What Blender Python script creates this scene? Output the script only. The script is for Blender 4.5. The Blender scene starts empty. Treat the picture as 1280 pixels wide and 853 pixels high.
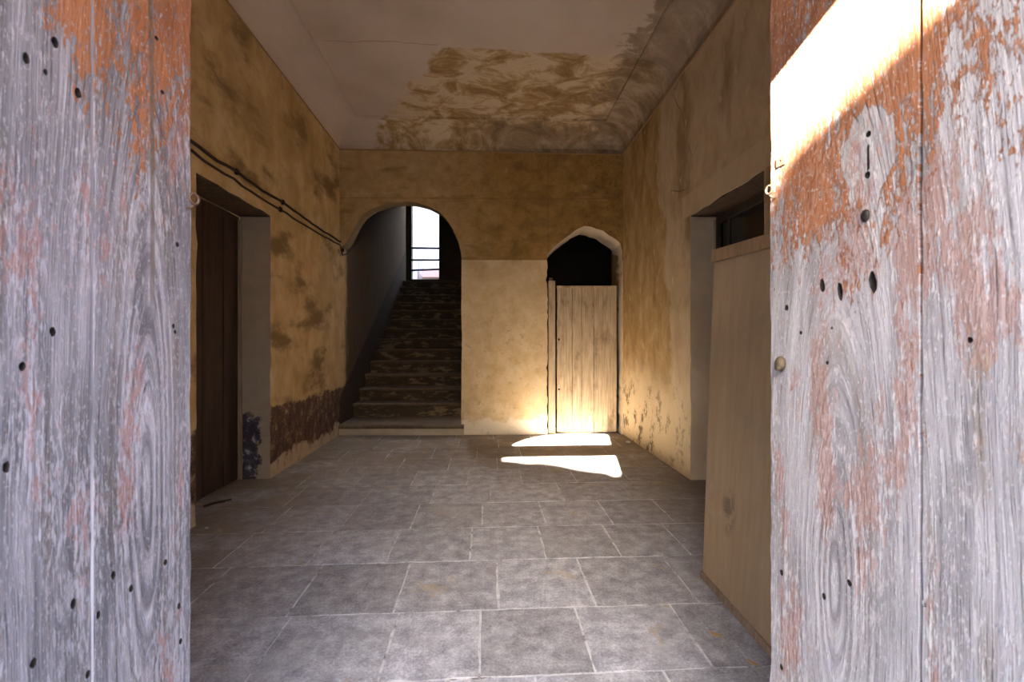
import bpy, bmesh, math, random
from mathutils import Vector, Matrix
from mathutils.geometry import tessellate_polygon
random.seed(7)
S = bpy.context.scene
C = S.collection
# ------------------------------------------------------------------ camera numbers
F = 566.0; CX = 640.0; HY = 428.0; H = 1.25
PSI = math.atan(32 / F)
FW = Vector((math.sin(PSI), math.cos(PSI), 0)); RT = Vector((math.cos(PSI), -math.sin(PSI), 0)); UP = Vector((0, 0, 1))
CAM = Vector((0, 0, H))
def ray(px, py=HY): return FW + RT * ((px - CX) / F) + UP * ((HY - py) / F)
def hit(px, py, p, n):
    d = ray(px, py); return CAM + d * ((p - CAM).dot(n) / d.dot(n))
def on_floor(px, py): return hit(px, py, Vector((0, 0, 0)), UP)
XL = -1.9745; XR = 1.847
BL = Vector((XL, 6.221, 0)); BR = Vector((XR, 6.031, 0))
BT = (BR - BL).normalized(); BN = Vector((BT.y, -BT.x, 0))          # BN points to the room (-Y)
if BN.y > 0: BN = -BN
def on_left(px, py, off=0.0): return hit(px, py, Vector((XL - off, 0, 0)), Vector((1, 0, 0)))
def on_right(px, py, off=0.0): return hit(px, py, Vector((XR + off, 0, 0)), Vector((1, 0, 0)))
def on_back(px, py, off=0.0): return hit(px, py, BL - BN * off, BN)
def back_uv(px, py, off=0.0):
    p = on_back(px, py, off); return ((p - BL).dot(BT), p.z)
def bk(u, v, d=0.0): return BL + BT * u + UP * v - BN * d           # d = depth behind the face
ZL, ZR = 3.853, 3.793                                                # wall tops, left and right
def ztop(x): return ZL + (ZR - ZL) * (x - XL) / (XR - XL)

# ------------------------------------------------------------------ mesh helpers
def link(name, me, mat=None, parent=None):
    o = bpy.data.objects.new(name, me); C.objects.link(o)
    if mat is not None:
        for m in (mat if isinstance(mat, (list, tuple)) else [mat]): me.materials.append(m)
    if parent: o.parent = parent
    return o
def tag(o, label=None, cat=None, group=None, kind=None):
    if label: o['label'] = label
    if cat: o['category'] = cat
    if group: o['group'] = group
    if kind: o['kind'] = kind
    return o
def empty(name, loc, rz=0.0):
    o = bpy.data.objects.new(name, None); C.objects.link(o)
    o.location = loc; o.rotation_euler = (0, 0, rz); o.empty_display_size = .1
    return o
class MB:
    def __init__(s): s.bm = bmesh.new(); s.mi = 0
    def face(s, vs, mi=None):
        try: f = s.bm.faces.new(vs)
        except ValueError: return None
        f.material_index = s.mi if mi is None else mi
        return f
    def v(s, p): return s.bm.verts.new(p)
    def quad(s, a, b, c, d, mi=None): return s.face([s.v(a), s.v(b), s.v(c), s.v(d)], mi)
    def box(s, lo, hi, bev=0.0, M=None):
        t = bmesh.new(); bmesh.ops.create_cube(t, size=1)
        lo = Vector(lo); hi = Vector(hi)
        for v in t.verts: v.co = Vector(((lo[i] + hi[i]) / 2 + v.co[i] * (hi[i] - lo[i])) for i in range(3))
        if bev: bmesh.ops.bevel(t, geom=t.edges[:], offset=bev, segments=2, affect='EDGES')
        s.merge(t, M)
    def merge(s, t, M=None):
        if M is not None: t.transform(M)
        mp = {v: s.bm.verts.new(v.co) for v in t.verts}
        for f in t.faces: s.face([mp[v] for v in f.verts])
        t.free()
    def tube(s, pts, r, n=8, closed=False):
        pts = [Vector(p) for p in pts]; N = len(pts); rings = []; prev = None
        for i, p in enumerate(pts):
            a = pts[(i - 1) % N] if (closed or i) else p; b = pts[(i + 1) % N] if (closed or i < N - 1) else p
            t = (b - a).normalized()
            if prev is None: x = t.orthogonal().normalized()
            else: x = (prev - t * prev.dot(t)).normalized()
            prev = x; y = t.cross(x); rr = r[i] if isinstance(r, (list, tuple)) else r
            rings.append([s.v(p + x * rr * math.cos(k * 2 * math.pi / n) + y * rr * math.sin(k * 2 * math.pi / n)) for k in range(n)])
        for i in range(N if closed else N - 1):
            A, B = rings[i], rings[(i + 1) % N]
            for k in range(n): s.face([A[k], A[(k + 1) % n], B[(k + 1) % n], B[k]])
        if not closed: s.face(rings[0][::-1]); s.face(rings[-1])
    def plate(s, outer, holes, fn, d0, d1, mi_side=None, back=True, hole_back=False, side=True, mi_hole=None):
        """flat plate: outline and holes in 2D, fn(u, v, d) to space, front at depth d0, back at d1"""
        loops = [outer] + holes
        tris = tessellate_polygon([[Vector((p[0], p[1], 0)) for p in l] for l in loops])
        flat = [p for l in loops for p in l]
        fr = [s.v(fn(p[0], p[1], d0)) for p in flat]
        bkv = [s.v(fn(p[0], p[1], d1)) for p in flat]
        for t in tris:
            s.face([fr[i] for i in t])
            if back: s.face([bkv[i] for i in reversed(t)])
        k = 0
        for li, l in enumerate(loops):
            n = len(l)
            if li or side:
                for i in range(n):
                    j = (i + 1) % n
                    s.face([fr[k + i], fr[k + j], bkv[k + j], bkv[k + i]], (mi_hole if li and mi_hole is not None else mi_side(k + i) if callable(mi_side) else mi_side))
            if li and hole_back: s.face([bkv[k + i] for i in range(n)], mi_side)
            k += n
    def build(s, name, mat, parent=None, smooth=False, bevel=0):
        bmesh.ops.recalc_face_normals(s.bm, faces=s.bm.faces[:])
        me = bpy.data.meshes.new(name); s.bm.to_mesh(me); s.bm.free()
        if smooth:
            for p in me.polygons: p.use_smooth = True
        o = link(name, me, mat, parent)
        if bevel:
            b = o.modifiers.new('edge', 'BEVEL'); b.width = bevel; b.segments = 2; b.limit_method = 'ANGLE'
        return o
def rough_path(pts, step, amp, closed=False, seed=1):
    """resample a 2D polyline at about STEP with smooth jitter AMP"""
    rnd = random.Random(seed); out = []; n = len(pts)
    for i in range(n if closed else n - 1):
        a = pts[i]; b = pts[(i + 1) % n]; L = math.hypot(b[0] - a[0], b[1] - a[1]); k = max(1, int(L / step))
        nx, ny = (-(b[1] - a[1]) / L, (b[0] - a[0]) / L) if L else (0, 0)
        for q in range(k):
            t = q / k; j = 0 if q == 0 else rnd.gauss(0, amp)
            out.append((a[0] + (b[0] - a[0]) * t + nx * j, a[1] + (b[1] - a[1]) * t + ny * j))
    if not closed: out.append(pts[-1])
    return out
def wall_seg(pts, k): return pts

# ------------------------------------------------------------------ node helpers
class NT:
    def __init__(s, name):
        s.m = bpy.data.materials.new(name); s.m.use_nodes = True; s.t = s.m.node_tree; s.t.nodes.clear()
        s.out = s.t.nodes.new('ShaderNodeOutputMaterial'); s.b = s.t.nodes.new('ShaderNodeBsdfPrincipled')
        s.t.links.new(s.b.outputs[0], s.out.inputs[0])
        tc = s.t.nodes.new('ShaderNodeTexCoord'); s.P = tc.outputs['Object']
        s.b.inputs['Specular IOR Level'].default_value = .25
    def put(s, sock, v):
        if hasattr(v, 'is_output'): s.t.links.new(v, sock)
        elif isinstance(v, (tuple, list)) and len(v) == 3 and sock.type == 'RGBA': sock.default_value = (*v, 1)
        else: sock.default_value = v
    def n(s, typ, **kw):
        x = s.t.nodes.new(typ)
        for k, v in kw.items(): setattr(x, k, v)
        return x
    def math(s, op, a, b=None, c=None, clamp=False):
        x = s.n('ShaderNodeMath', operation=op, use_clamp=clamp); s.put(x.inputs[0], a)
        if b is not None: s.put(x.inputs[1], b)
        if c is not None: s.put(x.inputs[2], c)
        return x.outputs[0]
    def add(s, *a):
        r = a[0]
        for b in a[1:]: r = s.math('ADD', r, b)
        return r
    def mul(s, *a):
        r = a[0]
        for b in a[1:]: r = s.math('MULTIPLY', r, b)
        return r
    def sep(s, v=None):
        x = s.n('ShaderNodeSeparateXYZ'); s.put(x.inputs[0], v or s.P); return x.outputs
    def comb(s, a=0.0, b=0.0, c=0.0):
        x = s.n('ShaderNodeCombineXYZ')
        for i, q in enumerate((a, b, c)): s.put(x.inputs[i], q)
        return x.outputs[0]
    def map(s, scale=(1, 1, 1), loc=(0, 0, 0), rot=(0, 0, 0), v=None):
        x = s.n('ShaderNodeMapping'); s.put(x.inputs[0], v or s.P)
        x.inputs['Scale'].default_value = scale; x.inputs['Location'].default_value = loc; x.inputs['Rotation'].default_value = rot
        return x.outputs[0]
    def noise(s, v=None, scale=5.0, detail=4.0, rough=.55, dist=0.0):
        x = s.n('ShaderNodeTexNoise'); s.put(x.inputs['Vector'], v or s.P)
        s.put(x.inputs['Scale'], scale); x.inputs['Detail'].default_value = detail
        x.inputs['Roughness'].default_value = rough; x.inputs['Distortion'].default_value = dist
        return x.outputs['Fac']
    def vor(s, v=None, scale=5.0, feature='F1', rand=1.0):
        x = s.n('ShaderNodeTexVoronoi', feature=feature); s.put(x.inputs['Vector'], v or s.P); x.inputs['Scale'].default_value = scale
        x.inputs['Randomness'].default_value = rand
        return x.outputs['Distance']
    def st(s, x, a, b, o0=0.0, o1=1.0):
        """smoothstep of x from a to b"""
        m = s.n('ShaderNodeMapRange', interpolation_type='SMOOTHSTEP'); s.put(m.inputs[0], x)
        if a <= b: vals = (a, b, o0, o1)
        else: vals = (b, a, o1, o0)
        for i, q in enumerate(vals): m.inputs[1 + i].default_value = q
        return m.outputs[0]
    def line(s, x, at, w): return s.st(s.math('ABSOLUTE', s.math('SUBTRACT', x, at)), w, w * .4)
    def mix(s, f, a, b, mode='MIX'):
        x = s.n('ShaderNodeMix', data_type='RGBA', blend_type=mode); s.put(x.inputs[0], f); s.put(x.inputs[6], a); s.put(x.inputs[7], b)
        return x.outputs[2]
    def ramp(s, f, stops, interp='LINEAR'):
        x = s.n('ShaderNodeValToRGB'); x.color_ramp.interpolation = interp; e = x.color_ramp.elements
        while len(e) < len(stops): e.new(.5)
        for i, (p, c) in enumerate(stops): e[i].position = p; e[i].color = (*c, 1)
        s.put(x.inputs[0], f); return x.outputs[0]
    def done(s, col, rough=.85, bump=None, strength=.4, dist=.01):
        s.put(s.b.inputs['Base Color'], col); s.put(s.b.inputs['Roughness'], rough)
        if bump is not None:
            x = s.n('ShaderNodeBump'); x.inputs['Strength'].default_value = strength; x.inputs['Distance'].default_value = dist
            s.put(x.inputs['Height'], bump); s.t.links.new(x.outputs[0], s.b.inputs['Normal'])
        return s.m
def plain(name, col, rough=.7, metal=0.0, var=.25, scale=25.0):
    t = NT(name); nz = t.noise(scale=scale, detail=5)
    c = t.mix(nz, tuple(q * (1 - var) for q in col), tuple(q * (1 + var) for q in col))
    t.b.inputs['Metallic'].default_value = metal
    return t.done(c, rough, nz, .25, .004)

# ------------------------------------------------------------------ materials: plaster
def plaster_left():
    t = NT('ochre_plaster_left'); x, y, z = t.sep()
    n1 = t.noise(scale=1.3, detail=6, rough=.6); n2 = t.noise(t.map((1, 1, .6)), scale=5, detail=6, rough=.65)
    n3 = t.noise(scale=45, detail=4); diag = t.noise(t.map((1, .45, 1), rot=(.9, 0, 0)), scale=2.6, detail=5, rough=.6)
    col = t.ramp(n2, [(.3, (.38, .245, .095)), (.5, (.49, .335, .155)), (.7, (.57, .415, .225))])
    col = t.mix(t.st(diag, .5, .66), col, (.20, .125, .055))
    col = t.mix(t.mul(t.st(n1, .5, .68), .45), col, (.29, .18, .07))
    col = t.mix(t.mul(t.st(t.noise(scale=9, detail=6, rough=.7), .56, .66), .3), col, (.20, .13, .065))
    # dado: dark painted band, flaking, with raw filler along the floor
    edge = t.add(z, t.mul(t.math('SUBTRACT', t.noise(scale=10, detail=6, rough=.7), .5), .22))
    dado = t.st(edge, .66, .62)
    fl = t.noise(t.map((1, 1, .7)), scale=11, detail=8, rough=.75)
    dcol = t.ramp(t.add(t.mul(n3, .25), t.mul(fl, .75)), [(.40, (.05, .030, .026)), (.50, (.10, .058, .04)), (.56, (.17, .10, .06)), (.62, (.36, .26, .16))])
    col = t.mix(dado, col, dcol)
    fz = t.add(z, t.mul(t.math('SUBTRACT', t.noise(scale=4, detail=5), .5), .35))
    col = t.mix(t.mul(t.st(fz, .17, .13), t.st(fl, .66, .5)), col, (.46, .36, .25))
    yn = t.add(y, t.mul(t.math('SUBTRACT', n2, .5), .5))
    stair_shade = t.st(yn, 6.40, 6.62)  # stairwell dimness painted into the wall colour past the arch
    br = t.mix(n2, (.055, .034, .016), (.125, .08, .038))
    col = t.mix(stair_shade, col, br)
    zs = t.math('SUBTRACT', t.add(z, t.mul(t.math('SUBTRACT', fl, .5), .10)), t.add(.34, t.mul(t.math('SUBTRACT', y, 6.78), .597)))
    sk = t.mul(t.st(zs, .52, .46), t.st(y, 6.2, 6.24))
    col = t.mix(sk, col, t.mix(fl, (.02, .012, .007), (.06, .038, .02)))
    h = t.add(t.mul(n3, .3), n2, t.mul(fl, t.mul(dado, .8)))
    return t.done(col, .9, h, .35, .012)
def plaster_back():
    t = NT('ochre_plaster_back'); x, y, z = t.sep()
    n1 = t.noise(scale=1.6, detail=6, rough=.62); n2 = t.noise(scale=6, detail=7, rough=.7, dist=.3); n3 = t.noise(scale=55, detail=4)
    lo = t.ramp(n2, [(.3, (.34, .215, .085)), (.55, (.46, .32, .155)), (.75, (.54, .41, .235))])
    dk = t.ramp(n2, [(.3, (.19, .11, .035)), (.52, (.32, .185, .055)), (.64, (.37, .22, .08)), (.74, (.5, .37, .2))])
    right = t.st(t.add(x, t.mul(t.math('SUBTRACT', n1, .5), 1.6)), -.9, .35)
    col = t.mix(right, lo, dk)
    col = t.mix(t.mul(t.st(t.noise(t.map((1, 1, 3.0)), scale=2.2, detail=5), .52, .66), .6), col, (.21, .125, .045))
    # dark mould specks near the right corner
    sp = t.mul(t.st(t.noise(scale=26, detail=5, rough=.75), .56, .62), t.st(x, .9, 1.7))
    col = t.mix(t.mul(sp, .8), col, (.08, .05, .025))
    # pale later patch between the two openings
    pale = t.ramp(n2, [(.28, (.52, .36, .18)), (.5, (.62, .47, .27)), (.7, (.70, .56, .36))])
    pe = t.add(z, t.mul(t.math('SUBTRACT', n3, .5), .02))
    pm = t.mul(t.st(pe, PZ + .006, PZ - .006), t.st(x, -.36, -.355))
    col = t.mix(pm, col, pale)
    stain = t.mul(pm, t.st(z, PZ - .55, PZ), t.st(n1, .42, .62))
    col = t.mix(t.mul(stain, .5), col, (.33, .20, .07))
    bot = t.st(t.add(z, t.mul(t.math('SUBTRACT', t.noise(scale=5, detail=5), .5), .5)), .24, .18)
    col = t.mix(t.mul(bot, .8), col, (.74, .66, .52))
    pits = t.st(t.noise(t.map((1, 1, 1), (3, 1, 2)), scale=13, detail=8, rough=.75), .58, .63)
    col = t.mix(t.mul(pits, .6, t.st(z, 2.2, 1.2)), col, (.38, .27, .15))
    lines = t.math('MAXIMUM', t.line(z, SZ, .006), t.mul(t.line(x, SX, .006), t.st(z, 2.35, 2.36)))
    lines = t.math('MAXIMUM', lines, t.mul(t.line(z, PZ + .004, .008), t.st(x, -.35, -.34)))
    col = t.mix(t.mul(lines, .55), col, (.17, .10, .04))
    h = t.add(t.mul(n3, .3), n2, t.mul(pits, -.5), t.mul(lines, -.6), t.mul(pm, .5))
    return t.done(col, .9, h, .4, .014)
def plaster_right():
    t = NT('stained_plaster_right'); x, y, z = t.sep()
    n1 = t.noise(t.map((1, 1, .7)), scale=1.5, detail=6, rough=.62); n2 = t.noise(t.map((1, 1, .55)), scale=5, detail=7, rough=.7, dist=.4); n3 = t.noise(scale=55, detail=4)
    oc = t.ramp(n2, [(.28, (.24, .14, .05)), (.5, (.38, .25, .105)), (.7, (.50, .37, .2))])
    gr = t.ramp(n2, [(.28, (.36, .26, .15)), (.5, (.47, .36, .225)), (.7, (.54, .43, .29))])
    b = t.add(y, t.mul(t.math('SUBTRACT', n1, .5), 1.3), t.mul(z, -.12))
    col = t.mix(t.st(b, 4.36, 4.30), oc, gr)
    col = t.mix(t.mul(t.st(t.noise(t.map((1, 1, .35), (5, 2, 1)), scale=2.3, detail=5), .5, .64), t.st(z, 1.3, 2.4), .75), col, (.20, .12, .045))
    chips = t.st(t.noise(t.map((1, 1, .5), (1, 7, 3)), scale=7, detail=7, rough=.75), .6, .63)
    col = t.mix(t.mul(chips, .7), col, (.60, .49, .32))
    low = t.st(t.add(z, t.mul(t.math('SUBTRACT', n1, .5), .9)), 1.15, .6)
    col = t.mix(t.mul(low, .75), col, (.62, .50, .31))
    scab = t.mul(t.st(t.noise(t.map((1, 1, .8), (2, 2, 9)), scale=5, detail=9, rough=.78), .535, .58), t.st(z, 1.1, .45), t.st(y, 4.3, 5.2, .55, 1.0))
    col = t.mix(t.mul(scab, .9), col, (.11, .075, .045))
    crk = t.noise(scale=3, detail=3)
    vv = t.n('ShaderNodeTexVoronoi', feature='DISTANCE_TO_EDGE'); t.put(vv.inputs['Vector'], t.map((1, 1, .8), v=None)); vv.inputs['Scale'].default_value = .9
    wv = t.n('ShaderNodeVectorMath', operation='ADD'); t.put(wv.inputs[0], t.P)
    nn = t.n('ShaderNodeTexNoise'); nn.inputs['Scale'].default_value = 4; nn.inputs['Detail'].default_value = 5
    sc = t.n('ShaderNodeVectorMath', operation='SCALE'); t.put(sc.inputs[0], nn.outputs['Color']); sc.inputs['Scale'].default_value = .36
    t.put(wv.inputs[1], sc.outputs[0]); t.put(vv.inputs['Vector'], wv.outputs[0])
    cr = t.mul(t.mul(t.st(vv.outputs['Distance'], .006, .0015), t.st(n1, .44, .52)), t.st(z, 2.2, 2.5), t.st(y, 4.6, 4.2))
    col = t.mix(cr, col, (.12, .075, .04))
    band = t.mul(t.st(z, 2.40, 2.405), t.st(z, 2.62, 2.60), t.st(y, 4.2, 4.15))
    col = t.mix(t.mul(band, .6), col, (.52, .41, .26))
    h = t.add(t.mul(n3, .3), n2, t.mul(chips, .35), t.mul(scab, -.4), t.mul(cr, -1.0))
    return t.done(col, .9, h, .4, .014)
def plaster_reveal(name, base, dado=True):
    t = NT(name); x, y, z = t.sep()
    n2 = t.noise(scale=6, detail=6, rough=.65); n3 = t.noise(scale=50, detail=4)
    col = t.mix(n2, tuple(q * .75 for q in base), tuple(q * 1.2 for q in base))
    if dado:
        fl = t.noise(scale=11, detail=8, rough=.75)
        m = t.mul(t.st(t.add(z, t.mul(fl, .25)), .74, .68), t.st(t.add(x, t.mul(t.math('SUBTRACT', fl, .5), .3)), XL - .09, XL - .12))
        dc = t.ramp(fl, [(.40, (.045, .04, .05)), (.54, (.075, .066, .08)), (.58, (.32, .29, .28)), (.7, (.45, .41, .38))])
        col = t.mix(m, col, dc)
    return t.done(col, .9, t.add(n2, t.mul(n3, .4)), .35, .01)
def ceiling_mat():
    t = NT('ceiling_plaster'); x, y, z = t.sep()
    n1 = t.noise(scale=1.2, detail=6); n2 = t.noise(scale=5, detail=7, rough=.68, dist=.5); n3 = t.noise(scale=50, detail=3)
    col = t.ramp(n1, [(.3, (.43, .35, .28)), (.6, (.52, .43, .36))])
    cy = t.add(y, t.mul(t.math('SUBTRACT', n2, .5), .09)); cx = t.add(x, t.mul(t.math('SUBTRACT', n2, .5), .9), t.mul(y, .62))
    m = t.mul(t.st(cy, CY0 - .015, CY0 + .015), t.st(cx, CX0 - .02, CX0 + .1))
    m2 = t.st(t.add(x, t.mul(t.math('SUBTRACT', n2, .5), 1.1), t.mul(t.math('SUBTRACT', n1, .5), .8)), 1.30, 1.42)
    dirt = t.noise(t.map((1, 1.5, 1), rot=(0, 0, -.25)), scale=2.6, detail=7, rough=.7, dist=.7)
    dc = t.ramp(dirt, [(.3, (.16, .09, .03)), (.45, (.30, .185, .075)), (.52, (.42, .30, .16)), (.57, (.55, .44, .30)), (.7, (.46, .35, .22))])
    col = t.mix(t.mul(m, .95), col, dc)
    grey = t.ramp(dirt, [(.35, (.15, .105, .065)), (.55, (.26, .19, .125)), (.7, (.42, .33, .24))])
    col = t.mix(t.mul(m2, .8), col, grey)
    back = t.mul(t.st(t.add(y, t.mul(t.math('SUBTRACT', n2, .5), .7)), 5.75, 5.95), t.st(x, -.6, .5))
    col = t.mix(t.mul(back, .75), col, grey)
    ck = t.mul(t.line(t.add(y, t.mul(n1, .25)), CY0 + .11, .006), t.st(x, CXL, CXL - .05), t.st(x, -1.6, -1.5))
    col = t.mix(t.mul(ck, .8), col, (.2, .13, .08))
    h = t.add(t.mul(n3, .2), t.mul(n2, .4), t.mul(m, t.add(-1.0, t.mul(dirt, .9))))
    return t.done(col, .92, h, .5, .015)
def slab_mat():
    t = NT('stone_slabs'); x, y, z = t.sep()
    at = t.n('ShaderNodeAttribute', attribute_name='tone'); tone = at.outputs['Fac']
    n1 = t.noise(scale=2.0, detail=6, rough=.6); n2 = t.noise(scale=11, detail=8, rough=.72); n3 = t.noise(scale=90, detail=4, rough=.7)
    col = t.ramp(t.add(t.mul(n2, .6), t.mul(n3, .4)), [(.36, (.155, .148, .152)), (.5, (.325, .315, .325)), (.63, (.54, .525, .54))])
    col = t.mix(1.0, col, t.ramp(tone, [(0, (.84, .81, .79)), (1, (1.14, 1.13, 1.13))]), 'MULTIPLY')
    dust = t.st(t.add(n1, t.mul(t.math('SUBTRACT', t.noise(scale=7, detail=5), .5), .4)), .52, .66)
    col = t.mix(t.mul(dust, .4), col, (.40, .38, .37))
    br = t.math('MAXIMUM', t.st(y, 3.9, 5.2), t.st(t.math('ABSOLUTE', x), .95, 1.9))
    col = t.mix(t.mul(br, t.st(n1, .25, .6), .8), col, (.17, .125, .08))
    mot = t.noise(t.map(loc=(2, 5, 0)), scale=4.5, detail=7, rough=.7)
    col = t.mix(t.mul(t.st(mot, .52, .66), .28), col, (.19, .18, .18))
    och = t.mul(t.st(t.noise(t.map(loc=(4, 1, 0)), scale=3.1, detail=7, rough=.7), .61, .66), .55)
    col = t.mix(och, col, (.42, .31, .17))
    pale = t.st(t.noise(t.map(loc=(9, 3, 0)), scale=16, detail=6, rough=.75), .63, .68)
    col = t.mix(t.mul(pale, .5), col, (.46, .45, .44))
    return t.done(col, t.add(.5, t.mul(n2, .3)), t.add(t.mul(n3, .5), n2), .35, .006)
def mortar_mat():
    t = NT('slab_mortar'); n2 = t.noise(scale=14, detail=6, rough=.7)
    return t.done(t.ramp(n2, [(.36, (.20, .18, .17)), (.46, (.48, .46, .45)), (.65, (.66, .64, .63))]), .9, n2, .4, .006)
# ------------------------------------------------------------------ materials: wood
def old_paint_wood(name, u0, z0, k, orange, right):
    """weathered planks: local x = across the board, local z = up; rings around a stretched knot at (u0, z0)"""
    t = NT(name); x, y, z = t.sep()
    V = lambda a, b, o: t.comb(t.mul(x, a), o, t.mul(z, b))
    w = t.math('SUBTRACT', t.noise(V(7.0, 1.6, 0.0), scale=1, detail=3), .5)
    du = t.add(t.math('SUBTRACT', x, u0), t.mul(w, .03)); dz = t.mul(t.math('SUBTRACT', z, z0), k)
    f = t.math('SQRT', t.add(t.mul(du, du), t.mul(dz, dz)))
    g1 = t.noise(t.comb(t.mul(f, 330.0), 0.0, t.mul(z, 5.0)), scale=1, detail=4, rough=.7)
    g2 = t.noise(t.comb(t.mul(f, 90.0), 3.0, t.mul(z, 1.6)), scale=1, detail=3)
    g3 = t.noise(t.comb(t.mul(f, 24.0), 7.0, t.mul(z, .7)), scale=1, detail=3)
    fl = t.noise(V(150.0, 45.0, 1.0), scale=1, detail=6, rough=.7)
    fl2 = t.noise(V(190.0, 34.0, 5.0), scale=1, detail=5, rough=.7)
    fl3 = t.noise(V(60.0, 15.0, 8.0), scale=1, detail=6, rough=.72)
    big = t.noise(V(15.0, 4.2, 2.0), scale=1, detail=5, rough=.6)
    big2 = t.noise(V(13.0, 2.6, 9.0), scale=1, detail=4)
    big3 = t.noise(V(20.0, 1.6, 4.0), scale=1, detail=4)
    ring = t.math('SINE', t.add(t.mul(f, 560.0), t.mul(g3, 9.0), t.mul(g1, 2.0)))
    near = t.st(f, .10, .03)
    gr = t.add(t.mul(g1, .42), t.mul(g2, .33), t.mul(g3, .25), t.mul(ring, near, .055))
    if right: wood = t.ramp(gr, [(.33, (.17, .15, .155)), (.44, (.34, .32, .335)), (.54, (.50, .48, .50)), (.66, (.64, .62, .64))])
    else: wood = t.ramp(gr, [(.33, (.085, .08, .095)), (.44, (.19, .18, .205)), (.54, (.335, .32, .36)), (.66, (.50, .485, .54))])
    # broad grey streaks and bare brown heartwood
    wood = t.mix(t.mul(t.st(big3, .46, .62), .6 if right else .8), wood, (.20, .185, .19) if right else (.12, .115, .13))
    brown = t.st(t.add(t.mul(g3, .75), t.mul(big2, .45)), .64, .74)
    wood = t.mix(t.mul(brown, .6), wood, (.22, .18, .15) if right else (.16, .13, .115))
    # whitish residue in the grain
    wm = t.st(t.add(t.mul(fl2, .6), t.mul(big2, .35), t.mul(g2, .25)), .60, .68)
    col = t.mix(t.mul(wm, .7), wood, (.70, .675, .69) if right else (.50, .485, .55))
    wm2 = t.st(t.add(t.mul(fl3, .7), t.mul(big, .35)), .575, .64)
    col = t.mix(t.mul(wm2, .5), col, (.72, .69, .69) if right else (.52, .50, .56))
    # pink remains
    pk = t.st(t.add(t.mul(fl3, .55), t.mul(fl, .3), t.mul(big2, .7), t.mul(t.st(z, .6, 1.4), .07)), .845 if right else .90, .90 if right else .95)
    col = t.mix(t.mul(pk, .65), col, (.40, .21, .165) if right else (.34, .16, .14))
    # orange-red paint, more of it high up
    om = t.st(t.add(t.mul(fl, .62), t.mul(fl3, .52), t.mul(big, .62), orange(t, x, z)), 1.02, 1.06)
    oc = t.mix(t.noise(V(50.0, 6.0, 2.0), scale=1, detail=4), (.27, .085, .03), (.46, .19, .07))
    col = t.mix(t.mul(om, t.st(fl2, .34, .5, .55, .95)), col, oc)
    chip = t.st(t.noise(V(210.0, 90.0, 6.0), scale=1, detail=3), .60, .64)
    col = t.mix(t.mul(chip, .55), col, (.66, .63, .65) if right else (.46, .44, .50))
    dk = t.st(g1, .38, .31); dk2 = t.st(t.noise(V(230.0, 20.0, 3.0), scale=1, detail=4, rough=.7), .35, .29)
    col = t.mix(t.mul(dk, .7), col, (.08, .065, .06))
    col = t.mix(t.mul(dk2, .7), col, (.09, .07, .06))
    if right:
        ye = t.mul(t.st(t.add(x, t.mul(w, .25)), .36, .42), t.st(t.add(t.mul(fl3, .6), t.mul(g3, .6)), .66, .72))
        col = t.mix(t.mul(ye, .5), col, (.36, .26, .10))
    if not right:
        gv = t.mul(t.line(t.add(x, t.mul(w, .02)), GU, .007), t.st(z, 1.25, 1.4))
        col = t.mix(t.mul(gv, .75), col, (.15, .115, .09))
    col = t.mix(1.0, col, LEAF_R if right else LEAF_L, 'MULTIPLY')
    h = t.add(t.mul(gr, 1.4), t.mul(om, .3), t.mul(wm, .25), t.mul(fl3, .4), t.mul(fl, .3), t.mul(dk, -.6), t.mul(dk2, -.3))
    return t.done(col, .75, h, .8, .007)
LEAF_R = (.69, .665, .645); LEAF_L = (.69, .68, .68)
def board_wood(name, c0, c1, dark, scale=1.0, rough=.75, blot=.5):
    t = NT(name); x, y, z = t.sep()
    v = t.map((60 * scale, 60 * scale, 3.0 * scale))
    g = t.noise(v, scale=1, detail=5, rough=.65, dist=.2); b = t.noise(t.map((5, 5, 2)), scale=1, detail=6, rough=.7)
    s = t.noise(scale=26, detail=6, rough=.75)
    col = t.mix(t.st(g, .3, .7), c0, c1)
    col = t.mix(t.mul(t.st(b, .5, .68), blot), col, dark)
    col = t.mix(t.mul(t.st(s, .6, .68), blot * .8), col, dark)
    return t.done(col, rough, t.add(g, t.mul(s, .4)), .3, .004)
def ply_mat():
    t = NT('plywood_sheet'); x, y, z = t.sep()
    g = t.noise(t.map((30, 30, 1.6)), scale=1, detail=5, rough=.6); b = t.noise(scale=2.5, detail=6); s = t.noise(scale=14, detail=6, rough=.7)
    col = t.mix(t.st(g, .3, .7), (.33, .23, .135), (.385, .275, .165))
    col = t.mix(t.mul(t.st(b, .45, .7), .45), col, (.27, .195, .13))
    col = t.mix(t.mul(t.st(t.noise(scale=5.5, detail=6, rough=.7), .6, .68), .3), col, (.46, .36, .26))
    # one scuffed dark smear
    e = t.math('SQRT', t.add(t.math('POWER', t.mul(t.math('SUBTRACT', y, SM.y), 13.0), 2.0), t.math('POWER', t.mul(t.math('SUBTRACT', z, SM.z), 7.0), 2.0)))
    sm = t.mul(t.st(e, 1.0, .3), t.st(s, .44, .54))
    col = t.mix(t.mul(sm, .75), col, (.13, .095, .07))
    return t.done(col, .6, g, .12, .003)
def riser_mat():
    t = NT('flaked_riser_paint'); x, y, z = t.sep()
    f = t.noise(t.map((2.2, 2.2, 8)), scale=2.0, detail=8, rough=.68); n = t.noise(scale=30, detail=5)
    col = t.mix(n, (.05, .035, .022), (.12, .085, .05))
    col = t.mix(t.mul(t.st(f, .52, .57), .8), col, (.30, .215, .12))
    return t.done(col, .85, f, .5, .008)

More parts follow.
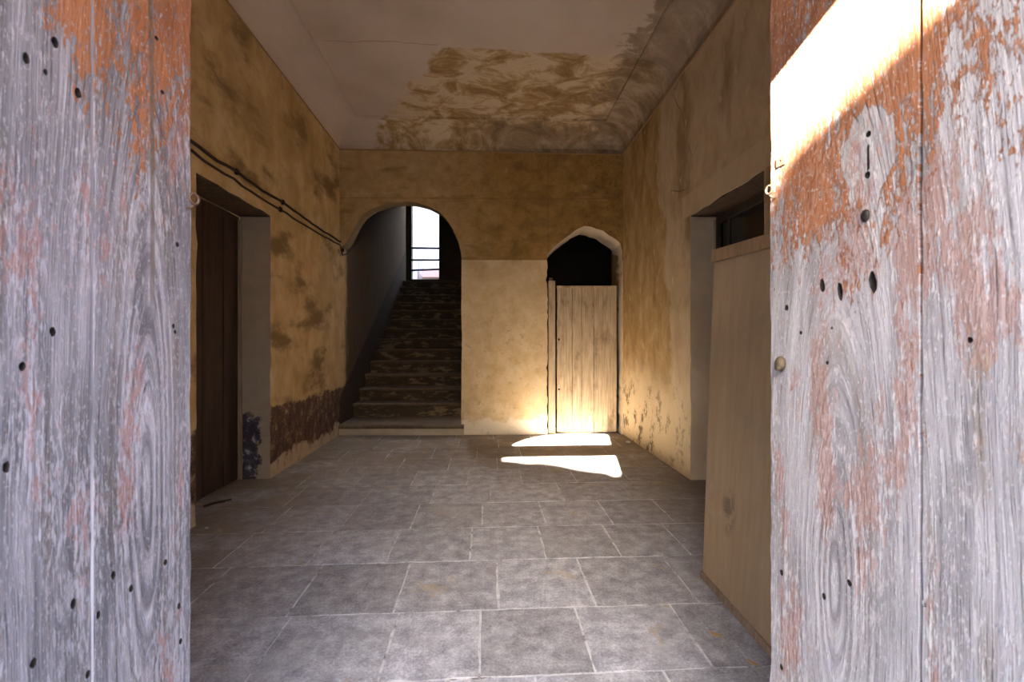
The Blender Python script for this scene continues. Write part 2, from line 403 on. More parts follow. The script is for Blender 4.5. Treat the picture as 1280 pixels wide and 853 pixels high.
# numbers the plaster materials need
PZ = on_back(630, 325).z; SZ = on_back(560, 248).z; SX = on_back(685, 250).x
_c = hit(640, 62, Vector((0, 0, 4.13)), UP); CY0 = _c.y
_a = hit(552, 62, Vector((0, 0, 4.13)), UP); CXL = _a.x
_b = hit(478, 149, Vector((0, 0, 4.13)), UP)
CX0 = _a.x + .62 * _a.y
SMP = None

# ------------------------------------------------------------------ floor
Yf = -0.25
ROWY = [on_floor(640, v).y for v in (846, 762, 700, 659, 628, 605)]
RH = (ROWY[-1] - ROWY[0]) / 5
rows = [ROWY[0] - 2 * RH, ROWY[0] - RH] + ROWY
rows[0] = 0.2
while rows[-1] < 5.9: rows.append(rows[-1] + RH)
rows[-1] = 6.32
cr = lambda X, Y: (230 + X / 1.7297, 540 + Y / 1.7297)
JT = {2: [(640, 450), (447, 450), (867, 450), (1103, 450), (190, 460)], 3: [(678, 330), (470, 340), (870, 325), (260, 345), (1075, 320)],
      4: [(621, 240), (774, 240), (925, 236), (456, 240), (302, 240), (1072, 240)], 5: [(501, 180), (645, 180), (912, 176), (1042, 176), (362, 178), (775, 178), (215, 178)],
      6: [(663, 132), (815, 132), (540, 132), (960, 132), (400, 132), (250, 132)]}
bmf = bmesh.new(); tl = bmf.verts.layers.float.new('tone'); rndf = random.Random(3)
G = .005
for r in range(len(rows) - 1):
    y0, y1 = rows[r], rows[r + 1]; ym = (y0 + y1) / 2
    if r in JT: xs = sorted(on_floor(*cr(*p)).x for p in JT[r])
    else:
        o = rndf.uniform(-.2, .2); xs = [-1.7 + o + q * .49 for q in range(8)]
    xs = [x for x in xs if XL + .12 < x < XR - .12]
    while xs and xs[0] - XL > .75: xs.insert(0, xs[0] - .5)
    while xs and XR - xs[-1] > .75: xs.append(xs[-1] + .5)
    xs = [XL - .35] + xs + [XR + .35]
    for a, b in zip(xs[:-1], xs[1:]):
        tone = rndf.random(); dz = rndf.uniform(-.0015, .0015); g = G * (1 if r < 6 else .7)
        pts = rough_path([(a + g, y0 + g), (b - g, y0 + g), (b - g, y1 - g), (a + g, y1 - g)], .06, .0022, True, rndf.randint(0, 99999))
        top = [bmf.verts.new((p[0], p[1], dz)) for p in pts]; low = [bmf.verts.new((p[0], p[1], -.03)) for p in pts]
        for v in top + low: v[tl] = tone
        bmf.faces.new(top)
        for i in range(len(pts)):
            j = (i + 1) % len(pts); bmf.faces.new([top[i], low[i], low[j], top[j]])
mv = [bmf.verts.new(p) for p in ((XL - .4, Yf, -.0022), (XR + .4, Yf, -.0022), (XR + .4, 7.6, -.0022), (XL - .4, 7.6, -.0022))]
ff = bmf.faces.new(mv); ff.material_index = 1
bmesh.ops.recalc_face_normals(bmf, faces=bmf.faces[:])
me = bpy.data.meshes.new('floor'); bmf.to_mesh(me); bmf.free()
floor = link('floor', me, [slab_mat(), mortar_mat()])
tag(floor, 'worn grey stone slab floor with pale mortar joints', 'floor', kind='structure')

# ------------------------------------------------------------------ left wall with doorway
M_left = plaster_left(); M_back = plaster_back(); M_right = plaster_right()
M_revL = plaster_reveal('grey_reveal_plaster', (.38, .30, .21)); M_revR = plaster_reveal('right_reveal_plaster', (.62, .50, .35), False)
M_dark = plain('dark_plaster', (.035, .028, .022), .95, 0, .3, 5)  # even near-black plaster for the closed rooms behind the openings
Lf = on_left(338, 268); Ln = on_left(245, 218)
LY0, LY1, LZ = Ln.y, Lf.y, (Lf.z + Ln.z) / 2
YST = 11.25
def lw(u, v, d): return Vector((XL - d, u, v))
hole = rough_path([(LY0, -.02), (LY0, LZ)], .12, .005, seed=2) + rough_path([(LY0, LZ), (LY1, LZ)], .12, .004, seed=3)[1:] + rough_path([(LY1, LZ), (LY1, -.02)], .08, .007, seed=4)[1:]
outer = [(.15, -.02)] + hole + [(YST, -.02), (YST, 6.2), (6.25, 6.2), (6.25, ZL), (.15, ZL)]
m = MB()
dL = abs(on_left(338, 600).y) * 0 + .27
m.plate(outer, [], lw, 0, .27, mi_side=1, back=False)
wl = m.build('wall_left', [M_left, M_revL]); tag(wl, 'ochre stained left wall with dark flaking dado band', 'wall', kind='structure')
# ------------------------------------------------------------------ right wall with doorway
Rf = on_right(863, 268); Rn = on_right(955, 214)
RY0, RY1, RZ = Rn.y, Rf.y, (Rf.z + Rn.z) / 2
def rw(u, v, d): return Vector((XR + d, u, v))
hole = rough_path([(RY0, -.02), (RY0, RZ)], .12, .004, seed=5) + rough_path([(RY0, RZ), (RY1, RZ)], .1, .005, seed=6)[1:] + rough_path([(RY1, RZ), (RY1, -.02)], .1, .006, seed=7)[1:]
outer = [(.15, -.02)] + hole + [(6.6, -.02), (6.6, ZR + .05), (.15, ZR + .05)]
m = MB(); m.plate(outer, [], rw, 0, .30, mi_side=1, back=False)
wr = m.build('wall_right', [M_right, M_revR]); tag(wr, 'stained and cracked plaster right wall with a doorway', 'wall', kind='structure')

# ------------------------------------------------------------------ back wall: big arch to the stairs, small broken arch
WB = .5
uJ = back_uv(577, 400)[0]
ap_ = [back_uv(*p) for p in ((577, 328), (576.6, 318), (572.5, 301.5), (564.7, 284), (557.5, 273.5), (549, 264.8), (535, 257.5), (520, 253.4), (505, 252), (488, 253.8), (470, 259), (461.7, 262.9), (454, 268.5), (447, 277), (440.6, 289.4), (435, 300), (431, 306), (428, 308))]
arch = [(uJ, -.02)] + rough_path([(uJ, 0), (uJ, ap_[0][1])], .12, .004, seed=8)[:-1] + rough_path(ap_, .06, .0012, seed=9) + [(0.0, back_uv(425, 308)[1])]
sm_l, _ = back_uv(684, 400)
sm_pts = [(684, 542), (684, 480), (684.5, 420), (684, 360), (684, 319), (691, 311), (701, 302), (710, 295), (719, 288), (725, 285), (730.5, 282.7), (740, 284), (749, 287), (758, 292), (766, 297), (772, 301), (775.5, 305), (777.6, 314), (777.4, 360), (776.8, 420), (777.2, 480), (776.6, 542)]
small = [back_uv(*p) for p in sm_pts]
small[0] = (small[0][0], -.02); small[-1] = (small[-1][0], -.02)
small = rough_path(small, .05, .006, seed=11)
W = (BR - BL).length
outer = arch[::-1] + small + [(W, -.02), (W, ZR), (0, ZL)]
# arch[::-1] runs from the left wall over the arch and down the jamb
WA = .20
m = MB(); m.plate(outer, [], bk, 0, WA, mi_side=lambda i: 2 if i < len(arch) - 1 else 1, back=True, side=True)
so_ = [(-.02, small[0][0] - .25), ]
sub = [(small[0][0] - .3, -.02)] + small + [(W + .3, -.02), (W + .3, 3.2), (small[0][0] - .3, 3.2)]
m.plate(sub, [], bk, WA, WB, mi_side=1, back=True, side=True)
M_bjamb = plaster_reveal('pale_broken_plaster', (.54, .44, .32), False)
M_soff = plaster_reveal('brown_arch_soffit', (.22, .155, .085), False)
wb = m.build('wall_back', [M_back, M_bjamb, M_soff]); tag(wb, 'ochre back wall with a stair arch and a broken smaller arch', 'wall', kind='structure')
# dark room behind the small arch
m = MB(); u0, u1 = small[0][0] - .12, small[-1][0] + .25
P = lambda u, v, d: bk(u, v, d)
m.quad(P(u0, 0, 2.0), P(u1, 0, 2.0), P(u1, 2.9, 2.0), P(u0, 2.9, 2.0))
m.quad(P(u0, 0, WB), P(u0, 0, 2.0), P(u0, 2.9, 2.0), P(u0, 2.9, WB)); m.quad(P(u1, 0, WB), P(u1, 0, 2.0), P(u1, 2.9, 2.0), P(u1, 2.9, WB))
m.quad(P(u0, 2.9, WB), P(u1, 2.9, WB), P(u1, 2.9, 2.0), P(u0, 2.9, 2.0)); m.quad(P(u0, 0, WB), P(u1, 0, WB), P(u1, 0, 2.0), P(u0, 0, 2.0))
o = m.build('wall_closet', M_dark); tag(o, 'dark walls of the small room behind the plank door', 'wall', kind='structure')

# ------------------------------------------------------------------ ceiling with cove
INS, RISE = .30, .29
m = MB(); prof = [(INS * (1 - math.cos(a)), RISE * math.sin(a)) for a in [math.pi / 2 * q / 8 for q in range(9)]]
def ring(ins, up):
    P4 = [(XL, .15), (XR, .15), (BR.x, BR.y), (BL.x, BL.y)]; out = []
    for i, (x, y) in enumerate(P4):
        sx = 1 if x < 0 else -1; sy = 1 if i < 2 else -1
        out.append(Vector((x + sx * ins, y + sy * ins, ztop(x) + up)))
    return out
prof = [(0, 0)] + [(INS * (1 - math.cos(a)), RISE * math.sin(a)) for a in [math.pi / 2 * q / 8 for q in range(1, 9)]] + [(INS + .008, RISE - .008), (INS + .02, RISE - .008), (INS + .024, RISE + .012)]
rings = [[m.v(p) for p in ring(*q)] for q in prof]
for A, B in zip(rings[:-1], rings[1:]):
    for k in range(4): m.face([A[k], A[(k + 1) % 4], B[(k + 1) % 4], B[k]])
m.face(rings[-1])
ce = m.build('ceiling', ceiling_mat()); tag(ce, 'coved plaster ceiling with a large brown peeling stain', 'ceiling', kind='structure')
# thin moulding where cove and walls meet
M_mould = plain('cornice_edge', (.30, .19, .10), .8)
for nm, a, b, n_ in (('trim_left', (XL, .2, ZL), (XL, 6.22, ZL), (1, 0, 0)), ('trim_back', (BL.x, BL.y, ZL), (BR.x, BR.y, ZR), (0, -1, 0)), ('trim_right', (XR, .2, ZR), (XR, 6.03, ZR), (-1, 0, 0))):
    m = MB(); a = Vector(a); b = Vector(b); n_ = Vector(n_)
    m.tube([a + n_ * .004 - UP * .004, (a + b) / 2 + n_ * .004 - UP * .004, b + n_ * .004 - UP * .004], .009, 8)
    o = m.build(nm, M_mould); tag(o, {'trim_left': 'thin cornice line along the top of the left wall', 'trim_back': 'thin cornice line along the top of the back wall', 'trim_right': 'thin cornice line along the top of the right wall'}[nm], 'trim', kind='structure')

# ------------------------------------------------------------------ staircase
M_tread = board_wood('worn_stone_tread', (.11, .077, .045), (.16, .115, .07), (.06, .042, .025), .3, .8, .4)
M_riser = riser_mat(); M_white = plaster_reveal('whitewashed_riser', (.52, .43, .31), False)
XSR = -.30
stair = empty('staircase', (0, 0, 0)); stair.location = (-1.15, 6.3, 0)
tag(stair, 'worn dark stone staircase with flaking risers climbing through the large arch', 'staircase')
def stair_y(Zc, x): return (Zc - x * math.sin(PSI)) / math.cos(PSI)
NST = 14
ys = [BL.y - .1] + [stair_y(6.75 + .33 * (i - 2), -1.1) for i in range(2, NST + 1)]
hs = [.14 + .197 * i for i in range(NST)]
for i in range(NST):
    y0 = ys[i]; y1 = ys[i + 1] + .06 if i < NST - 1 else YST - .02
    zb = hs[i - 1] if i else -.01; zt = hs[i]
    x0, x1 = (XL + .002, uJ + XL + .03) if i == 0 else (XL + .002, XSR - .002)
    m = MB(); n = 16; rnd = random.Random(50 + i); prof_n = None; prev = None
    for q in range(n + 1):
        x = x0 + (x1 - x0) * q / n; j = rnd.gauss(0, .004); jz = rnd.gauss(0, .002)
        yy = y0 + (-.049 * (x + 1.1) if i == 0 else 0)
        pr = [(yy + .03, zb - .03), (yy + .03, zt - .05), (yy + .004 + j, zt - .048), (yy - .006 + j, zt - .03), (yy - .002 + j, zt - .01), (yy + .012 + j, zt + jz), (yy + .05, zt), (y1, zt), (y1, zb - .03)]
        cur = [m.v((x - stair.location.x, p[0] - stair.location.y, p[1])) for p in pr]
        if prev:
            for a in range(len(pr) - 1): m.face([prev[a], cur[a], cur[a + 1], prev[a + 1]], 1 if a == 0 else 0)
        else: m.face(cur)
        prev = cur
    m.face(prev[::-1])
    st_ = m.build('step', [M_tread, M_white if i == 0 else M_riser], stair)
    if i == 0: st_['label'] = 'lowest step with whitewashed riser'
# stairwell shell
m = MB(); m.box((XL - 1.6, YST - .02, hs[-1] - .3), (XSR + .9, 12.4, hs[-1])); tag(m.build('floor_landing', M_tread), 'dark stair landing before the bright stair window', 'floor', kind='structure')
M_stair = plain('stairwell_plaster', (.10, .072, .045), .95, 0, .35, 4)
YE = 12.35
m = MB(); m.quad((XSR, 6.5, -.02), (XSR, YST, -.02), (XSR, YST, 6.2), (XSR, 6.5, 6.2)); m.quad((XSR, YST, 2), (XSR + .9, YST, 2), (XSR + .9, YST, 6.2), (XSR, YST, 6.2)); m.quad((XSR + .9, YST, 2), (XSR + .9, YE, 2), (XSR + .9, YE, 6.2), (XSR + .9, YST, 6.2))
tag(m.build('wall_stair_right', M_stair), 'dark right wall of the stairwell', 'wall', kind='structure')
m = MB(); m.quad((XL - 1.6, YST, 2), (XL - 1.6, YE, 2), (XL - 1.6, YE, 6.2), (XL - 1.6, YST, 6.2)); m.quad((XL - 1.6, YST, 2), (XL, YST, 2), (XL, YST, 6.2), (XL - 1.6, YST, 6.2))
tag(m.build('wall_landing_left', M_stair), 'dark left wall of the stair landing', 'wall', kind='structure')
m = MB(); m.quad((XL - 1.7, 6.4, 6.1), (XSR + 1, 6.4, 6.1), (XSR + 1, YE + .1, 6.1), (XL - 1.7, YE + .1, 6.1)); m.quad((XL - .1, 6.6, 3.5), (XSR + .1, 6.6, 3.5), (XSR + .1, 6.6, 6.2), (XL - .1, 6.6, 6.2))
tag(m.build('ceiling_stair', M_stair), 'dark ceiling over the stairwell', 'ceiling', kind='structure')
we = hit(514.5, 349.5, Vector((0, YE, 0)), Vector((0, 1, 0))); we2 = hit(549, 349.5, Vector((0, YE, 0)), Vector((0, 1, 0)))
wx0, wx1, wz0, wz1 = we.x, we2.x, we.z, 5.5
m = MB(); m.plate([(XL - 9, -.2), (XSR + 9, -.2), (XSR + 9, 13), (XL - 9, 13)], [[(wx0, wz0), (wx1, wz0), (wx1, wz1), (wx0, wz1)]], lambda u, v, d: Vector((u, YE + d, v)), 0, .22)  # extended up and sideways out of view to keep sun off the house
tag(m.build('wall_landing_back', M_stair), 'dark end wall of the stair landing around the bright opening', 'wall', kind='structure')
M_iron = plain('dark_iron', (.03, .025, .022), .6, .6)
M_frame = board_wood('dark_window_wood', (.035, .025, .018), (.07, .05, .035), (.02, .015, .01), 1, .7, .3)
wf = MB()
for lo, hi in (((wx0 - .05, YE - .03, wz0 - .05), (wx0 + .005, YE + .03, wz1)), ((wx1 - .005, YE - .03, wz0 - .05), (wx1 + .05, YE + .03, wz1)), ((wx0 - .05, YE - .035, wz0 - .06), (wx1 + .05, YE + .03, wz0 + .004))): wf.box(lo, hi, .006)
tag(wf.build('window_1', M_frame), 'dark timber frame of the tall bright stair window', 'window', kind='structure')
rail = empty('railing', ((wx0 + wx1) / 2, YE - .06, wz0)); tag(rail, 'three thin dark bars across the bright stair window', 'railing')
for (pa, pb) in ((310.2, 310.6), (325.2, 325.2), (338.3, 336.6)):
    a = hit(512, pa, Vector((0, YE - .06, 0)), Vector((0, 1, 0))); b = hit(551, pb, Vector((0, YE - .06, 0)), Vector((0, 1, 0)))
    m = MB(); m.tube([a - rail.location, (a + b) / 2 - rail.location, b - rail.location], .026, 10); m.build('bar', M_iron, rail, True)
# pale house seen through that window, kept out of the sun
t = NT('pale_render'); n2 = t.noise(scale=1.8, detail=6); M_pale = t.done(t.mix(n2, (.58, .55, .56), (.74, .71, .72)), .9, n2, .2, .01)
M_pink = plain('pink_render', (.52, .34, .32), .9)
hs_ = empty('pale_house', (-2.6, 20.6, 0)); tag(hs_, 'pale house seen through the stair window', 'house')
m = MB(); m.box((-6, 0, -.2), (6, .4, 11)); m.build('facade', M_pale, hs_)
pxx = hit(522.5, 340, Vector((0, 20.5, 0)), Vector((0, 1, 0))).x + 2.6
m = MB(); m.box((pxx - .85, -.22, -.2), (pxx, 0, 11), .02); m.build('pilaster', plain('grey_render', (.52, .49, .46), .9), hs_)
b0 = hit(527, 336, Vector((0, 20.2, 0)), Vector((0, 1, 0))); b1 = hit(560, 347, Vector((0, 20.2, 0)), Vector((0, 1, 0)))
m = MB(); m.box((b0.x + 2.6, -.4, b1.z), (b1.x + 2.6, 0, b0.z), .02); m.build('string_course', M_pink, hs_)

M_lint = board_wood('dark_lintel_wood', (.05, .032, .02), (.10, .065, .04), (.03, .02, .015), .5, .8, .4)
for nm, lo, hi, lab in (('trim_lintel_left', (XL - .275, LY0 - .01, LZ - .012), (XL - .006, LY1 + .005, LZ + .06), 'dark timber lintel over the left wall doorway'), ('trim_lintel_right', (XR + .008, RY0 - .01, RZ - .012), (XR + .30, RY1 + .004, RZ + .06), 'dark timber lintel over the right wall doorway')):
    m = MB(); m.box(lo, hi, .003); tag(m.build(nm, M_lint), lab, 'lintel', kind='structure')
# ------------------------------------------------------------------ dark door in the left recess
M_dkdoor = board_wood('dark_brown_door_paint', (.022, .013, .009), (.05, .028, .018), (.09, .06, .045), .6, .55, .25)
dd = empty('dark_door', (XL - .27, (LY0 + LY1) / 2, 0)); tag(dd, 'dark brown boarded door deep in the left wall doorway', 'door')
Ld = LY1 - LY0; nb = 4
for q in range(nb):
    a = -Ld / 2 - .04 + (Ld + .06) * q / nb; b = -Ld / 2 - .04 + (Ld + .06) * (q + 1) / nb
    m = MB(); m.box((-.045, a + .002, .012), (-.004 + .002 * (q % 2), b - .002, LZ - .02), .005); m.build('board', M_dkdoor, dd)
for zz in (.12, 1.15, LZ - .3):
    m = MB(); m.box((-.075, -Ld / 2, zz), (-.045, Ld / 2, zz + .13), .006); m.build('batten', M_dkdoor, dd)
m = MB(); m.box((-.02, Ld / 2 - .035, .0), (.028, Ld / 2 - .006, LZ - .05), .004)
o = m.build('jamb_strip', board_wood('worn_jamb_wood', (.20, .15, .10), (.33, .26, .18), (.08, .05, .03), 1, .8, .5), dd); o['label'] = 'worn pale wooden strip along the far jamb'
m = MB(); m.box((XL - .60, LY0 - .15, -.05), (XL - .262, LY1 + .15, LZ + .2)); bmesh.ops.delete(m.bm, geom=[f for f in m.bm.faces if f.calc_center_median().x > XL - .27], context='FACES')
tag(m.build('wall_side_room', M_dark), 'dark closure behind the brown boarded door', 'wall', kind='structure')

# ------------------------------------------------------------------ glazed dark door in the right recess
gd = empty('glazed_door', (XR + .26, (RY0 + RY1) / 2, 0)); tag(gd, 'dark glazed door top above the leaning plywood panel', 'door')
Rd = RY1 - RY0; M_gl = NT('dark_glass'); M_gl.b.inputs['Specular IOR Level'].default_value = .5
M_glass = M_gl.done((.012, .013, .014), .12)
for nm, lo, hi in (('stile', (-.03, Rd / 2 - .06, .01), (.03, Rd / 2 - .012, RZ - .01)), ('stile', (-.03, -Rd / 2 + .012, .01), (.03, -Rd / 2 + .07, RZ - .01)), ('stile', (-.02, Rd / 2 - .21, 1.2), (.02, Rd / 2 - .18, RZ - .07)),
                   ('rail', (-.03, -Rd / 2 + .07, RZ - .08), (.03, Rd / 2 - .06, RZ - .01)), ('rail', (-.03, -Rd / 2 + .07, 1.1), (.03, Rd / 2 - .06, 1.2)), ('rail', (-.03, -Rd / 2 + .07, .01), (.03, Rd / 2 - .06, .2))):
    m = MB(); m.box(lo, hi, .004); m.build(nm, M_frame, gd)
m = MB(); m.box((-.006, -Rd / 2 + .06, 1.19), (.006, Rd / 2 - .05, RZ - .07)); m.build('pane', M_glass, gd)
m = MB(); m.box((-.012, -Rd / 2 + .06, .19), (.012, Rd / 2 - .05, 1.11)); m.build('lower_panel', M_frame, gd)
m = MB(); m.box((-.045, Rd / 2 - .012, .0), (.02, Rd / 2 + .002, RZ - .04), .002); o = m.build('edge_strip', plain('pale_edge_paint', (.42, .35, .25)), gd); o['label'] = 'pale painted strip on the far jamb'
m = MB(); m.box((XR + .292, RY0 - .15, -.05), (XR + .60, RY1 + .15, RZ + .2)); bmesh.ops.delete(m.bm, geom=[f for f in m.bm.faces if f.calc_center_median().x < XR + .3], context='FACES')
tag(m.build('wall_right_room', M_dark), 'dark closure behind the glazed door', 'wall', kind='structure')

# ------------------------------------------------------------------ plywood panel
pb0 = on_floor(875, 722); pt0 = hit(890, 313, Vector((0, pb0.y, 0)), Vector((0, 1, 0)))
pb1 = on_floor(962, 823); e = (pb1 - pb0) / (pb0.y - pb1.y); pyn = pb0.y - 1.05
pbn = pb0 + e * (pb0.y - pyn)
rt = ray(964, 291.0); kk = (pt0.z - H) / rt.z; q1 = CAM + rt * kk                 # same height as the far top corner
et = (q1 - pt0) / (pt0.y - q1.y); ptn = pt0 + et * (pb0.y - pyn)
SM = on_floor(913, 760); SM = hit(912, 640, Vector((pb0.x + .04, 0, 0)), Vector((1, 0, 0)))
pn = empty('plywood_panel', ((pb0 + pbn) / 2)); tag(pn, 'tall plywood panel standing upright on the floor before the right doorway', 'panel')
def panel_pt(u, v, d):      # u 0 far .. 1 near, v 0 bottom .. 1 top, d behind
    a = pb0.lerp(pbn, u); b = pt0.lerp(ptn, u); return a.lerp(b, v) + Vector((d, 0, 0))
M_ply = ply_mat(); NU, NV = 6, 14
def panel_piece(name, u0, u1, v0, v1, d0, d1, mat):
    m = MB(); g = {}
    for i in range(NU + 1):
        for j in range(NV + 1):
            for k, d in ((0, d0), (1, d1)): g[i, j, k] = m.v(panel_pt(u0 + (u1 - u0) * i / NU, v0 + (v1 - v0) * j / NV, d) - pn.location * 0)
    for i in range(NU):
        for j in range(NV):
            m.face([g[i, j, 0], g[i + 1, j, 0], g[i + 1, j + 1, 0], g[i, j + 1, 0]]); m.face([g[i, j, 1], g[i, j + 1, 1], g[i + 1, j + 1, 1], g[i + 1, j, 1]])
    for i in range(NU):
        for j in (0, NV): m.face([g[i, j, 0], g[i, j, 1], g[i + 1, j, 1], g[i + 1, j, 0]])
    for j in range(NV):
        for i in (0, NU): m.face([g[i, j, 0], g[i, j + 1, 0], g[i, j + 1, 1], g[i, j, 1]])
    o = m.build(name, mat, pn, bevel=.003); o.matrix_parent_inverse = Matrix.Translation(-pn.location); return o
panel_piece('sheet', 0, 1, .012, .985, .012, .03, M_ply)
o = panel_piece('top_rail', 0, 1, .962, 1.0, -.004, .045, board_wood('rail_wood', (.27, .17, .09), (.38, .25, .14), (.17, .10, .05), 1, .6, .3)); o['label'] = 'darker brown rail along the top edge'
o = panel_piece('bottom_rail', 0, 1, 0.001, .02, .0, .045, board_wood('foot_rail_wood', (.20, .13, .09), (.32, .23, .16), (.10, .06, .04), 1, .7, .4)); o['label'] = 'chipped brown strip along the bottom edge'
for uu in (.12, .88):
    m = MB(); a = panel_pt(uu, 0.02, .045); b = panel_pt(uu, .93, .045)
    m.tube([a + Vector((.02, 0, 0)), b + Vector((.02, 0, 0))], .02, 4); o = m.build('back_stud', M_ply, pn); o.matrix_parent_inverse = Matrix.Translation(-pn.location)
    m = MB(); c = Vector((a.x + .42, a.y, .02)); m.tube([c, panel_pt(uu, .7, .05) + Vector((.02, 0, 0))], .018, 4); o = m.build('back_brace', M_ply, pn); o.matrix_parent_inverse = Matrix.Translation(-pn.location)

# ------------------------------------------------------------------ plank door and post in the small arch
M_pk = board_wood('bare_old_planks', (.34, .25, .15), (.55, .44, .295), (.17, .11, .06), .8, .8, .75)
DD = .10
pdl = back_uv(695.9, 542, DD); pdr = back_uv(771.2, 542, DD); pdt = back_uv(735, 358.5, DD)
pd_o = bk((pdl[0] + pdr[0]) / 2, 0, DD); th = math.atan2(BT.y, BT.x)
pdoor = empty('plank_door', pd_o, th); tag(pdoor, 'pale bare plank door closing the small broken arch', 'door')
seams = [back_uv(q, 450, DD)[0] - (pdl[0] + pdr[0]) / 2 for q in (695.9, 715.4, 727, 742.2, 771.0)]
topz = pdt[1]
for q in range(4):
    a, b = seams[q], seams[q + 1]; dzt = random.Random(q).uniform(-.008, .004); gp = .0016 if q == 1 else .004
    out = rough_path([(a + gp, .012), (b - gp, .012 + (.0 if q < 3 else .006)), (b - gp, topz + dzt), (a + gp, topz + dzt)], .05, .0012, True, q)
    hl = []
    if q == 0:
        for (hx, hy) in ((698.6, 424.5), (698.9, 487)):
            hu, hz = back_uv(hx, hy, DD); hu -= (pdl[0] + pdr[0]) / 2; hl.append([(hu + .014 * math.cos(k * .785), hz + .016 * math.sin(k * .785)) for k in range(8)])
    m = MB(); m.plate(out, hl, lambda u, v, d: Vector((u, d, v)), 0, .035); m.build('plank', M_pk, pdoor, bevel=.0015)
for zz in (.25, topz - .4):
    m = MB(); m.box((seams[0] + .03, .035, zz), (seams[-1] - .03, .065, zz + .12), .004); m.build('batten', M_pk, pdoor)
m = MB(); m.box((seams[0], -.012, topz - .018), (seams[-1], .04, topz + .012), .003); m.build('top_cap', M_pk, pdoor)
p0 = back_uv(685.6, 537, .06); p1 = back_uv(694.2, 351, .06)
post = empty('door_post', bk((p0[0] + p1[0]) / 2, 0, .06), th); tag(post, 'slim pale timber post beside the plank door', 'post')
hw = (p1[0] - p0[0]) / 2
m = MB(); m.box((-hw, 0, .0), (hw, .07, p1[1]), .004); m.build('shaft', M_pk, post)
m = MB(); m.box((-hw * .75, .01, p1[1]), (hw * .3, .05, p1[1] + .045), .004); o = m.build('stub', plain('rusty_brown', (.20, .10, .05), .8), post); o['label'] = 'small reddish brown block on top'

# ------------------------------------------------------------------ cables on the left wall
M_cab = plain('dark_cable', (.035, .022, .015), .6)
def cable(name, pts, r, label, clips):
    root = empty(name, on_left(pts[len(pts) // 2][0], pts[len(pts) // 2][1]) * 1); tag(root, label, 'cable', 'cables along the left wall')
    rnd = random.Random(len(pts)); P3 = []
    for (a, b) in zip(pts[:-1], pts[1:]):
        A = on_left(*a); B = on_left(*b); k = max(1, int((B - A).length / .12))
        for q in range(k):
            p = A.lerp(B, q / k); p.x += .012 + rnd.uniform(-.003, .004); p.z += rnd.uniform(-.005, .005) - .012 * math.sin(math.pi * q / k); P3.append(p)
    p = on_left(*pts[-1]); p.x += .012; P3.append(p)
    m = MB(); m.tube([q - root.location for q in P3], r, 8); m.build('wire', M_cab, root, True)
    for c in clips:
        p = on_left(*c) - root.location; p.x += .0
        m = MB(); m.box((p.x - .002, p.y - .02, p.z - .022), (p.x + .026, p.y + .02, p.z + .022), .006); m.build('clip', M_iron, root)
    return root
cable('cable', [(-1500, -890), (60, 66), (239, 178), (294, 215), (352, 253), (425, 303), (427.5, 309.5), (431, 310.5), (437, 304), (447, 291), (458, 277), (474, 264)], .012, 'upper dark cable running down the left wall to the stair arch', [(352, 253), (294, 215)])
cable('cable', [(-1500, -870), (60, 77), (239, 189), (290, 224), (349, 262), (424.5, 307), (427, 318.5), (431, 318), (441, 308), (455, 289), (470, 271)], .0095, 'lower thinner dark cable running beneath the other on the left wall', [(349, 262), (427.5, 313)])

# ------------------------------------------------------------------ the two entrance door leaves
M_hole = plain('dark_hole_wood', (.03, .022, .018), .9)
def leaf_pt(px, P0, dirv):
    d = ray(px); d2 = Vector((d.x, d.y)); # intersect ground-plane ray with the leaf line
    # CAM.xy + d2*s = P0 + dirv*u
    det = d2.x * (-dirv.y) - d2.y * (-dirv.x)
    s = (P0.x * (-dirv.y) - P0.y * (-dirv.x)) / det; u = (d2.x * P0.y - d2.y * P0.x) / det
    return s, u
class Leaf:
    def __init__(s, px_free, side):
        d = ray(px_free); k = 1.0 / d.y; s.P0 = Vector((d.x * k, 1.0)); s.side = side
        HX = side * .805; Hh = Vector((HX, .206)); s.dir = (Hh - s.P0).normalized(); s.len = (Hh - s.P0).length
    def uz(s, px, py):
        sc, u = leaf_pt(px, s.P0, s.dir); return u, H + (HY - py) / F * sc
RL = Leaf(963.5, 1); LLf = Leaf(238.5, -1)
ZB, ZT = .02, 2.86
